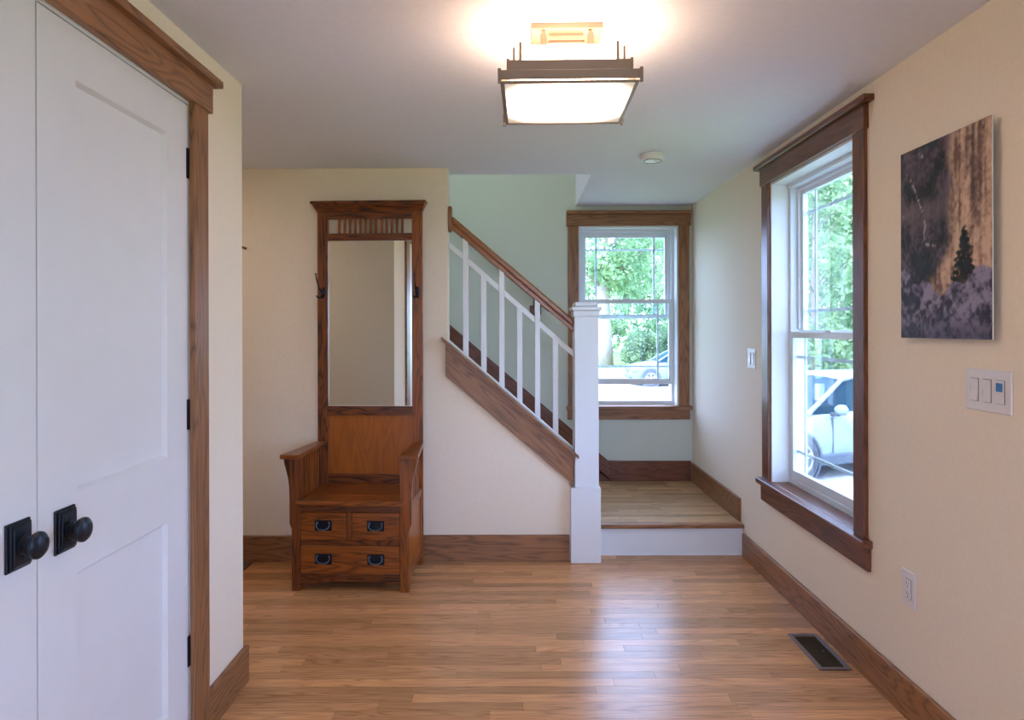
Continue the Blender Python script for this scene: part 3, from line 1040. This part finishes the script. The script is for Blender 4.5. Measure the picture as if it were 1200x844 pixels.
wall_plate('light_switch', 'white triple switch plate with a small blue timer screen, below the picture', 'light switch', 2.045, 1.2465, .200, .130,
           ['rocker_up', 'rocker_down', 'timer'])
wall_plate('light_switch', 'white double rocker switch plate between the tall window and the landing', 'light switch', 4.063, 1.2555, .130, .122,
           ['rocker_up', 'rocker_down'])
wall_plate('wall_outlet', 'white electrical outlet low on the right wall above the baseboard', 'outlet', 2.455, .4775, .084, .134, ['outlet'])

# ------------------------------------------------------------------ floor register
vt = thing('floor_register', 'small brushed metal floor vent beside the right baseboard', 'floor vent', (1.359, 2.964, 0), world=True)
x0, x1, y0, y1 = 1.289, 1.429, 2.800, 3.128
bm = bmesh.new()
fr = .021
for b in ((x0, x0 + fr, y0, y1), (x1 - fr, x1, y0, y1), (x0 + fr, x1 - fr, y0, y0 + fr), (x0 + fr, x1 - fr, y1 - fr, y1)):
    box(bm, b[0], b[1], b[2], b[3], .0003, .005, .0012)
obj('frame', bm, M['vent'], vt)
obj('well', B((VENT[0] + .001, VENT[1] - .001, VENT[2] + .001, VENT[3] - .001, -.0185, -.012)), M['dark'], vt)
k = 0
yy = y0 + fr + .004
while yy < y1 - fr - .003:
    obj('fin', B((x0 + fr - .001, x1 - fr + .001, yy, yy + .0035, -.010, .0025)), M['ventd'], vt)
    yy += .0118
obj('crossbar', B(((x0 + x1) / 2 - .001, (x0 + x1) / 2 + .001, y0 + fr, y1 - fr, -.0095, .0018)), M['ventd'], vt)
obj('damper_lever', B((1.378, 1.384, 2.955, 2.965, -.008, .006), bev=.001), M['vent'], vt)

# small peg on the far left of the back wall
pg = thing('wall_peg', 'tiny dark wooden peg high on the back wall beside the closet corner', 'wall peg', (-1.655, YB, 1.945))
bm = bmesh.new()
lathe(bm, [(.009, 0), (.009, .006), (.0045, .008), (.005, .030), (.0085, .038), (.0085, .044), (0, .048)], (0, 0, 0), (0, -1, 0), 14)
obj('peg', bm, M['dtrimY'], pg, smooth=True)


# ------------------------------------------------------------------ picture print
def vnoise(x, y, seed, oct_=5):
    r = np.random.RandomState(seed)
    out_ = np.zeros_like(x)
    amp, tot = 1., 0.
    for o_ in range(oct_):
        n_ = 256
        g = r.rand(n_, n_)
        fx, fy = x * 2 ** o_, y * 2 ** o_
        ix, iy = np.floor(fx).astype(int), np.floor(fy).astype(int)
        tx, ty = fx - ix, fy - iy
        tx, ty = tx * tx * (3 - 2 * tx), ty * ty * (3 - 2 * ty)
        G = lambda a, b: g[a % n_, b % n_]
        v = (G(ix, iy) * (1 - tx) + G(ix + 1, iy) * tx) * (1 - ty) + (G(ix, iy + 1) * (1 - tx) + G(ix + 1, iy + 1) * tx) * ty
        out_ += v * amp
        tot += amp
        amp *= .55
    return out_ / tot


def sstep(a, b, x):
    t_ = np.clip((x - a) / (b - a), 0, 1)
    return t_ * t_ * (3 - 2 * t_)


def lin3(r, g, b):
    return np.array(lin(r, g, b)[:3])


NU, NV = 150, 216
uu, vv = np.meshgrid(np.linspace(0, 1, NU), np.linspace(0, 1, NV))
asp = 1.45
mix = lambda a, b, f: a * (1 - f[..., None]) + b * f[..., None]
A = np.ones((NV, NU, 3))
streak = vnoise(uu * 26, vv * 3.2, 3)
cloud = vnoise(uu * 6, vv * 8, 5)
fine = vnoise(uu * 40, vv * 50, 6, 3)
dark_cliff = mix(A * lin3(30, 26, 40), A * lin3(100, 82, 96), sstep(.40, .66, cloud * .55 + streak * .2 + fine * .25))
dark_cliff = mix(dark_cliff, A * lin3(118, 98, 104), sstep(.1, 0, abs(vv - .66 - .06 * (cloud - .5))) * .55)
dark_cliff = mix(dark_cliff, A * lin3(26, 22, 30), sstep(.56, .40, vv) * sstep(.62, .42, fine * .5 + cloud * .5))
tan = mix(A * lin3(112, 82, 74), A * lin3(214, 176, 150), sstep(.34, .62, streak * .45 + cloud * .3 + fine * .25))
tan = mix(tan, A * lin3(70, 56, 56), sstep(.035, .0, abs(uu - .83 - .03 * (cloud - .5))) * sstep(.50, .7, vv) * .85)
tan = mix(tan, A * lin3(92, 70, 66), sstep(.02, .0, abs(uu - .90 - .02 * (streak - .5))) * sstep(.55, .75, vv) * .6)
edge = .60 + .10 * (cloud - .5) - .22 * sstep(.5, .25, vv)
col = mix(dark_cliff, tan, sstep(-.07, .07, uu - edge))
# waterfall threads
for (pts_, wdt) in ((((.13, .84), (.20, .76), (.27, .66), (.31, .58), (.29, .52), (.33, .48), (.44, .47)), .012), (((.03, .66), (.06, .64)), .008), (((.25, .96), (.28, .94)), .012)):
    dmin = np.full_like(uu, 9.)
    for (ax_, ay_), (bx_, by_) in zip(pts_, pts_[1:]):
        px_, py_ = uu - ax_, (vv - ay_) * asp
        dx_, dy_ = bx_ - ax_, (by_ - ay_) * asp
        tt = np.clip((px_ * dx_ + py_ * dy_) / (dx_ * dx_ + dy_ * dy_), 0, 1)
        dmin = np.minimum(dmin, np.hypot(px_ - tt * dx_, py_ - tt * dy_))
    col = mix(col, A * lin3(186, 168, 176), sstep(wdt * 1.6, wdt * .3, dmin + .02 * (fine - .5)) * sstep(.42, .62, fine) * .75)
# pine
hgt = (vv - .20) / (.545 - .20)
wid = .165 * (1 - np.clip(hgt, 0, 1)) ** .8 * (.62 + .38 * np.abs(np.sin(hgt * 34 + (uu - .735) * 9))) + .004
pine = sstep(.018, -.012, np.abs(uu - .735 - .006 * np.sin(hgt * 20)) - wid + .06 * (fine - .5)) * ((hgt > 0) & (hgt < 1))
col = mix(col, A * lin3(26, 25, 32), pine * sstep(.25, .42, fine + .12))
# frosted trees
top1 = .285 + .02 * np.sin(uu * 23) + .045 * np.sin(uu * 7 + 1.2) + .03 * (cloud - .5) * 2 + .02 * (fine - .5) * 2 + .05 * sstep(.06, 0, uu)
fr_ = sstep(-.006, .012, top1 - vv)
tw = vnoise(uu * 30, vv * 30 * asp, 11, 4)
blob = vnoise(uu * 5.5, vv * 6 * asp, 12, 3)
frost = mix(A * lin3(44, 38, 58), A * lin3(146, 132, 156), sstep(.38, .60, tw * .45 + blob * .55))
frost = mix(frost, A * lin3(40, 34, 62), sstep(.16, .0, vv) * .65)
trunk = sstep(.014, 0, np.abs(uu - .27 - .25 * (vv - .0) * np.sin(vv * 20 + 1))) * sstep(.24, .1, vv)
frost = mix(frost, A * lin3(28, 22, 34), trunk * .8)
col = mix(col, frost, fr_)
PY0, PY1, PZ0, PZ1 = 1.9936, 2.460, 1.4045, 2.079
pic = thing('picture', 'unframed tall photo print of cliffs, a dark pine and frosted trees on the right wall', 'picture', (XR, (PY0 + PY1) / 2, PZ0), world=True)
XP = XR - .026
obj('backing', B((XP, XP + .004, PY0, PY1, PZ0, PZ1)), M['plate'], pic)
obj('mount', B((XP + .004, XR, PY0 + .10, PY1 - .10, PZ0 + .12, PZ1 - .12)), M['dtrimZ'], pic)
me = bpy.data.meshes.new('print')
Y_ = PY1 - uu * (PY1 - PY0) - (PY0 + PY1) / 2
Z_ = vv * (PZ1 - PZ0)
V_ = np.stack([np.full_like(Y_, XP - .0006 - XR), Y_, Z_], -1).reshape(-1, 3)
idx = np.arange(NU * NV).reshape(NV, NU)
Fq = np.stack([idx[:-1, :-1], idx[1:, :-1], idx[1:, 1:], idx[:-1, 1:]], -1).reshape(-1, 4)
me.from_pydata(V_.tolist(), [], Fq.tolist())
ca = me.color_attributes.new('print_colour', 'FLOAT_COLOR', 'POINT')
ca.data.foreach_set('color', np.concatenate([col.reshape(-1, 3), np.ones((NU * NV, 1))], 1).astype(np.float32).ravel())
pm = mat('glossy_photo_print', (1, 1, 1, 1), .25, 0, .4)
va = pm.node_tree.nodes.new('ShaderNodeVertexColor')
va.layer_name = 'print_colour'
pm.node_tree.links.new(va.outputs['Color'], pm.node_tree.nodes['Principled BSDF'].inputs['Base Color'])
me.materials.append(pm)
po = bpy.data.objects.new('print', me)
C.objects.link(po)
po.parent = pic

# ------------------------------------------------------------------ outdoors
GZ = -1.06
struct('ground', B((-60, 90, 5.9, 20.4, GZ - .3, GZ), (2.4, 90, -60, 5.9, GZ - .3, GZ), (-60, 2.4, -60, -2.9, GZ - .3, GZ), (-60, 90, 30.4, 140, GZ - .3, GZ)), M['grass'], 'green lawn outside the windows', 'ground')
struct('street', B((-60, 90, 20.4, 30.4, GZ - .35, GZ - .03)), M['asphalt'], 'pale grey street beyond the lawn', 'street')
struct('driveway', B((3.0, 11.5, 5.0, 20.4, GZ, GZ + .03)), M['asphalt'], 'pale concrete driveway outside the right window', 'driveway')
struct('foundation', B((-3.3, WX, YR, YR + .2, GZ, 0), (XR, WX, YBACK, YR, GZ, 0)), M['vinyl'], 'foundation wall below the house', 'wall')


def loft(bm, secs, close=True):
    rings = [[bm.verts.new(p) for p in s] for s in secs]
    for a, b in zip(rings, rings[1:]):
        for k in range(len(a) - 1):
            bm.faces.new((a[k], b[k], b[k + 1], a[k + 1]))
    if close:
        bm.faces.new(rings[0])
        bm.faces.new(rings[-1][::-1])


def interp(tab, x):
    for (a, va_), (b, vb_) in zip(tab, tab[1:]):
        if x <= b:
            f_ = (x - a) / (b - a)
            return va_ + (vb_ - va_) * f_
    return tab[-1][1]


def car(label, loc, rotz, paint, group=None):
    """small SUV, nose at local -x, wheels on z=0"""
    t = thing('car', label, 'car', loc, rotz, group)
    top = [(-2.2, .62), (-2.15, .78), (-2.0, .90), (-1.6, .99), (-1.1, 1.05), (-.95, 1.07), (0, 1.09), (1.4, 1.12), (2.05, 1.12), (2.2, 1.0)]
    hw = [(-2.2, .62), (-2.1, .76), (-1.9, .85), (-1.4, .90), (0, .91), (1.6, .90), (2.05, .84), (2.2, .74)]
    bot = [(-2.2, .40), (-2.0, .26), (-1.5, .24), (1.8, .24), (2.2, .42)]
    xs = [-2.2, -2.15, -2.0, -1.8, -1.6, -1.35, -1.1, -.95, -.5, 0, .5, 1, 1.5, 1.9, 2.05, 2.2]
    secs = []
    for x in xs:
        w_, z1, z0 = interp(hw, x), interp(top, x), interp(bot, x)
        hh = z1 - z0
        half = [(w_ * .90, z0), (w_ * .985, z0 + hh * .18), (w_, z0 + hh * .45), (w_ * .99, z0 + hh * .70), (w_ * .95, z0 + hh * .90), (w_ * .86, z1 - .01), (w_ * .5, z1 + .015), (0, z1 + .025)]
        ringp = [(x, -a, b) for a, b in half] + [(x, a, b) for a, b in half[::-1][1:]]
        secs.append(ringp)
    bm = bmesh.new()
    loft(bm, secs)
    vsb = bm.verts[:]
    body = obj('body', bm, paint, t, smooth=True)
    # greenhouse
    gz = [(-.98, .03), (-.15, .50), (.3, .565), (1.2, .56), (1.75, .47), (2.12, .02)]
    bm = bmesh.new()
    secs = []
    for x, dz in gz:
        zb_ = 1.08
        wb = .80 if x < 1.9 else .74
        wt = wb - .20 * dz / .56
        secs.append([(x, -wb, zb_ - .03), (x, -wt, zb_ + dz), (x, -wt * .5, zb_ + dz + .03 * (dz > .1)), (x, 0, zb_ + dz + .04 * (dz > .1)), (x, wt * .5, zb_ + dz + .03 * (dz > .1)), (x, wt, zb_ + dz), (x, wb, zb_ - .03)])
    loft(bm, secs)
    obj('windows', bm, M['autoglass'], t, smooth=True)
    bm = bmesh.new()
    rp = [(-.15, .50, .60), (.3, .565, .60), (1.2, .56, .60), (1.75, .47, .62)]
    secs = [[(x, -w_ - .02, 1.08 + dz - .02), (x, -w_, 1.08 + dz + .02), (x, -w_ * .5, 1.08 + dz + .045), (x, 0, 1.08 + dz + .055), (x, w_ * .5, 1.08 + dz + .045), (x, w_, 1.08 + dz + .02), (x, w_ + .02, 1.08 + dz - .02)] for x, dz, w_ in rp]
    loft(bm, secs)
    obj('roof', bm, paint, t, smooth=True)
    for s in (-1, 1):
        bm = bmesh.new()
        tube(bm, [(-1.06, s * .80, 1.05), (-.6, s * .73, 1.33), (-.15, s * .63, 1.58), (.3, s * .61, 1.65)], [.04, .036, .036, .034], 8)
        obj('pillar', bm, paint, t, smooth=True)
        for xx in ((.32, .36), (1.25, 1.20)):
            bm = bmesh.new()
            tube(bm, [(xx[0], s * .82, 1.06), (xx[1], s * .635, 1.64)], .035, 8)
            obj('pillar', bm, M['clad'], t, smooth=True)
        bm = bmesh.new()
        tube(bm, [(2.08, s * .76, 1.08), (1.75, s * .64, 1.54)], .07, 8)
        obj('pillar', bm, paint, t, smooth=True)
        # mirror
        bm = bmesh.new()
        lathe(bm, [(0, -.13), (.05, -.12), (.085, -.06), (.09, .0), (.085, .06), (.05, .10), (0, .11)], (-.55, s * 1.02, 1.13), (0, s, .05), 14, .8, 1)
        m_o = obj('mirror', bm, paint, t, smooth=True)
        obj('mirror_arm', B((-.60, -.52, min(s * .82, s * .98), max(s * .82, s * .98), 1.02, 1.08), bev=.01), M['clad'], m_o)
        # cladding, door seams, handles
        obj('side_cladding', B((-.95, 1.0, min(s * .84, s * .925), max(s * .84, s * .925), .22, .40), bev=.02), M['clad'], t)
        for xx in (-.62, .34, 1.22):
            obj('door_seam', B((xx - .005, xx + .005, min(s * .86, s * .9145), max(s * .86, s * .9145), .42, 1.0)), M['clad'], t)
        for xx in (.18, 1.06):
            obj('door_handle', B((xx - .09, xx + .09, min(s * .90, s * .925), max(s * .90, s * .925), .88, .91), bev=.006), paint, t)
        # headlamp, fog
        bm = bmesh.new()
        prism(bm, [(-2.17, .66), (-1.72, .76), (-1.70, .86), (-2.08, .84)], 'Y', min(s * .52, s * .885), max(s * .52, s * .885), .02)
        obj('headlamp', bm, M['lamp_clear'], t)
        # wheels
        for wx in (-1.32, 1.32):
            bm = bmesh.new()
            lathe(bm, [(.40, 0), (.445, .0), (.445, .085), (.40, .09)], (wx, s * .845, .36), (0, s, 0), 32)
            lathe(bm, [(0, .0), (.41, .0), (.41, .072), (0, .072)], (wx, s * .845, .36), (0, s, 0), 32)
            obj('wheel_arch', bm, M['clad'], t, smooth=True)
            bm = bmesh.new()
            lathe(bm, [(.22, .0), (.30, -.0), (.345, .02), (.36, .06), (.36, .10), (.345, .135), (.30, .15), (.245, .145), (.235, .12)], (wx, s * .80, .36), (0, s, 0), 36)
            wh = obj('wheel', bm, M['tyre'], t, smooth=True)
            bm = bmesh.new()
            lathe(bm, [(.245, .10), (.245, .146), (.232, .148), (.225, .125)], (wx, s * .80, .36), (0, s, 0), 32)
            for q in range(5):
                a = 2 * PI * q / 5 + .3
                for da in (-.13, .13):
                    tube(bm, [(wx + .03 * math.cos(a), s * .935, .36 + .03 * math.sin(a)), (wx + .235 * math.cos(a + da), s * .94, .36 + .235 * math.sin(a + da))], .018, 6)
            lathe(bm, [(.05, .12), (.05, .15), (0, .155)], (wx, s * .80, .36), (0, s, 0), 16)
            obj('rim', bm, M['rim'], wh, smooth=True)
    obj('grille', B((-2.215, -2.12, -.42, .42, .58, .76), bev=.015), M['clad'], t)
    obj('bumper', B((-2.23, -2.05, -.70, .70, .33, .46), bev=.04), M['clad'], t)
    return t


# heading (nose direction) -> local -x
def place_car(label, wheel_xy, head, paint, side):
    """put the front wheel on `side` at wheel_xy with the nose pointing along head"""
    rot = math.atan2(-head[1], -head[0])
    lx, ly = -1.32, side * .88
    ox = wheel_xy[0] - (lx * math.cos(rot) - ly * math.sin(rot))
    oy = wheel_xy[1] - (lx * math.sin(rot) + ly * math.cos(rot))
    return car(label, (ox, oy, GZ + .03 if oy < 20.4 else GZ - .03), rot, paint)


place_car('white SUV parked on the driveway outside the tall right window', (4.60, 10.7), (-.935, -.355), M['carwhite'], -1)
place_car('silver car on the street seen through the small far window', (6.02, 28.9), (-1, .02), M['carsilver'], -1)
place_car('dark car parked far behind the white SUV', (19.6, 45), (-1, 0), M['cardark'], -1)


def leaf_mesh(name, blobs, count, size, seed):
    r = np.random.RandomState(seed)
    ws = np.array([b[3] ** 2 for b in blobs])
    ws = ws / ws.sum()
    pick = r.choice(len(blobs), count, p=ws)
    Bc = np.array([b[:3] for b in blobs])[pick]
    Br = np.array([b[3] for b in blobs])[pick]
    d = r.normal(size=(count, 3))
    d /= np.linalg.norm(d, axis=1)[:, None]
    c = Bc + d * (Br * r.uniform(.55, 1.05, count))[:, None]
    a = r.normal(size=(count, 3))
    a /= np.linalg.norm(a, axis=1)[:, None]
    b = np.cross(a, r.normal(size=(count, 3)))
    b /= np.linalg.norm(b, axis=1)[:, None]
    s = size * r.uniform(.6, 1.3, count)[:, None]
    V = np.stack([c - a * s, c + b * s * .5, c + a * s, c - b * s * .5], 1).reshape(-1, 3)
    me = bpy.data.meshes.new(name)
    me.vertices.add(count * 4)
    me.vertices.foreach_set('co', V.astype(np.float32).ravel())
    me.loops.add(count * 4)
    me.loops.foreach_set('vertex_index', np.arange(count * 4, dtype=np.int32))
    me.polygons.add(count)
    me.polygons.foreach_set('loop_start', np.arange(0, count * 4, 4, dtype=np.int32))
    me.update(calc_edges=True)
    me.validate()
    return me


def tree_blobs(r, h, rad, n, low=.25):
    out_ = []
    for _ in range(n):
        z = h * (low + (1 - low) * r.random())
        k_ = math.sin(PI * min(1, (z / h - low) / (1 - low) * .85 + .12)) ** .6
        a = r.random() * 2 * PI
        q = rad * k_ * r.random() ** .5
        out_.append((q * math.cos(a), q * math.sin(a), z, rad * r.uniform(.16, .34)))
    return out_


protos = []
for i in range(3):
    r = random.Random(40 + i)
    bl = tree_blobs(r, 10.5, 3.6, 46, .12 if i != 1 else .42)
    me = leaf_mesh('foliage', bl, 8500, .16, 60 + i)
    me.materials.append(M['leaf'])
    bm = bmesh.new()
    rr = (.22, .42, .17)[i]
    tube(bm, [(0, 0, -.2), (.05, 0, 1.5), (-.05, .1, 3.6), (.1, 0, 6.0), (0, 0, 8.5)], [rr * 1.25, rr, rr * .85, rr * .6, rr * .2], 12)
    for k in range(9):
        z = 3.6 + k * .5
        a = k * 2.4
        q = r.uniform(1.4, 2.5)
        tube(bm, [(0, 0, z), (q * .5 * math.cos(a), q * .5 * math.sin(a), z + .7), (q * math.cos(a), q * math.sin(a), z + 1.7)], [rr * .22, rr * .13, rr * .05], 7)
    tm = bpy.data.meshes.new('trunk')
    bm.to_mesh(tm)
    bm.free()
    tm.materials.append(M['bark'])
    tm.polygons.foreach_set('use_smooth', [True] * len(tm.polygons))
    protos.append((me, tm))

TREES = [(-.6, 53, 0, 1.25, 'leafy tree beyond the street, left of centre in the far window'),
         (6.15, 44.5, 1, 1.25, 'large thick-trunked tree across the street behind the white newel post'),
         (11.6, 53.5, 2, 1.1, 'leafy tree at the right side of the far window'),
         (20.5, 62, 0, 1.3, 'tall leafy tree far behind the street right of the silver car'),
         (9.6, 67, 2, 1.5, 'distant tree in the gap between the far window trees'),
         (-2.5, 62, 2, 1.4, 'distant tree at the left edge of the far window'),
         (12.9, 28.3, 2, .95, 'slender tree at the left side of the tall window'),
         (18.2, 39.5, 0, 1.0, 'leafy tree in the middle of the tall window'),
         (23.6, 42.5, 1, 1.1, 'leafy tree at the right side of the tall window'),
         (29, 66, 0, 1.5, 'distant tree behind the tall window trees, left'),
         (41, 76, 2, 1.7, 'distant tree behind the tall window trees, right'),
         (21, 82, 1, 1.9, 'distant broad tree between the two windows')]
for i, (x, y, k, s, lb) in enumerate(TREES):
    t = thing('tree', lb, 'tree', (x, y, GZ), i * 1.3, 'trees across the street')
    f = bpy.data.objects.new('foliage', protos[k][0])
    tr_ = bpy.data.objects.new('trunk', protos[k][1])
    for o in (f, tr_):
        C.objects.link(o)
        o.parent = t
        o.scale = (s, s, s)
    f['kind'] = 'stuff'

r = random.Random(5)
bush = leaf_mesh('foliage', [(r.uniform(-1.0, 1.0), r.uniform(-.8, .8), r.uniform(.4, 1.9), r.uniform(.4, .7)) for _ in range(16)], 5000, .10, 91)
bush.materials.append(M['leaf2'])
bm = bmesh.new()
for k in range(6):
    a = k * 1.05
    tube(bm, [(0, 0, 0), (.15 * math.cos(a), .15 * math.sin(a), .5), (.6 * math.cos(a), .6 * math.sin(a), 1.5)], [.035, .03, .015], 6)
bst = bpy.data.meshes.new('stems')
bm.to_mesh(bst)
bm.free()
bst.materials.append(M['bark'])
BUSH = [(8.6, 43.4, 1.0, 'round bush left of the silver car across the street'), (11.8, 47.5, 1.15, 'round bush right behind the silver car'),
        (15.2, 46.5, 1.0, 'bush beyond the right edge of the far window'), (4.0, 47, 1.0, 'small bush behind the newel post across the street'),
        (16.0, 35.0, .9, 'bush behind the white SUV, left'), (20.0, 34.2, .95, 'bush behind the white SUV, right'), (13.6, 43.5, 1.0, 'bush farther back at the left side of the tall window')]
for i, (x, y, s, lb) in enumerate(BUSH):
    t = thing('bush', lb, 'bush', (x, y, GZ), i * .9, 'bushes across the street')
    f = bpy.data.objects.new('foliage', bush)
    s_ = bpy.data.objects.new('stems', bst)
    for o in (f, s_):
        C.objects.link(o)
        o.parent = t
        o.scale = (s, s, s)
    f['kind'] = 'stuff'

for o in bpy.data.objects:
    if '_world' in o:
        del o['_world']
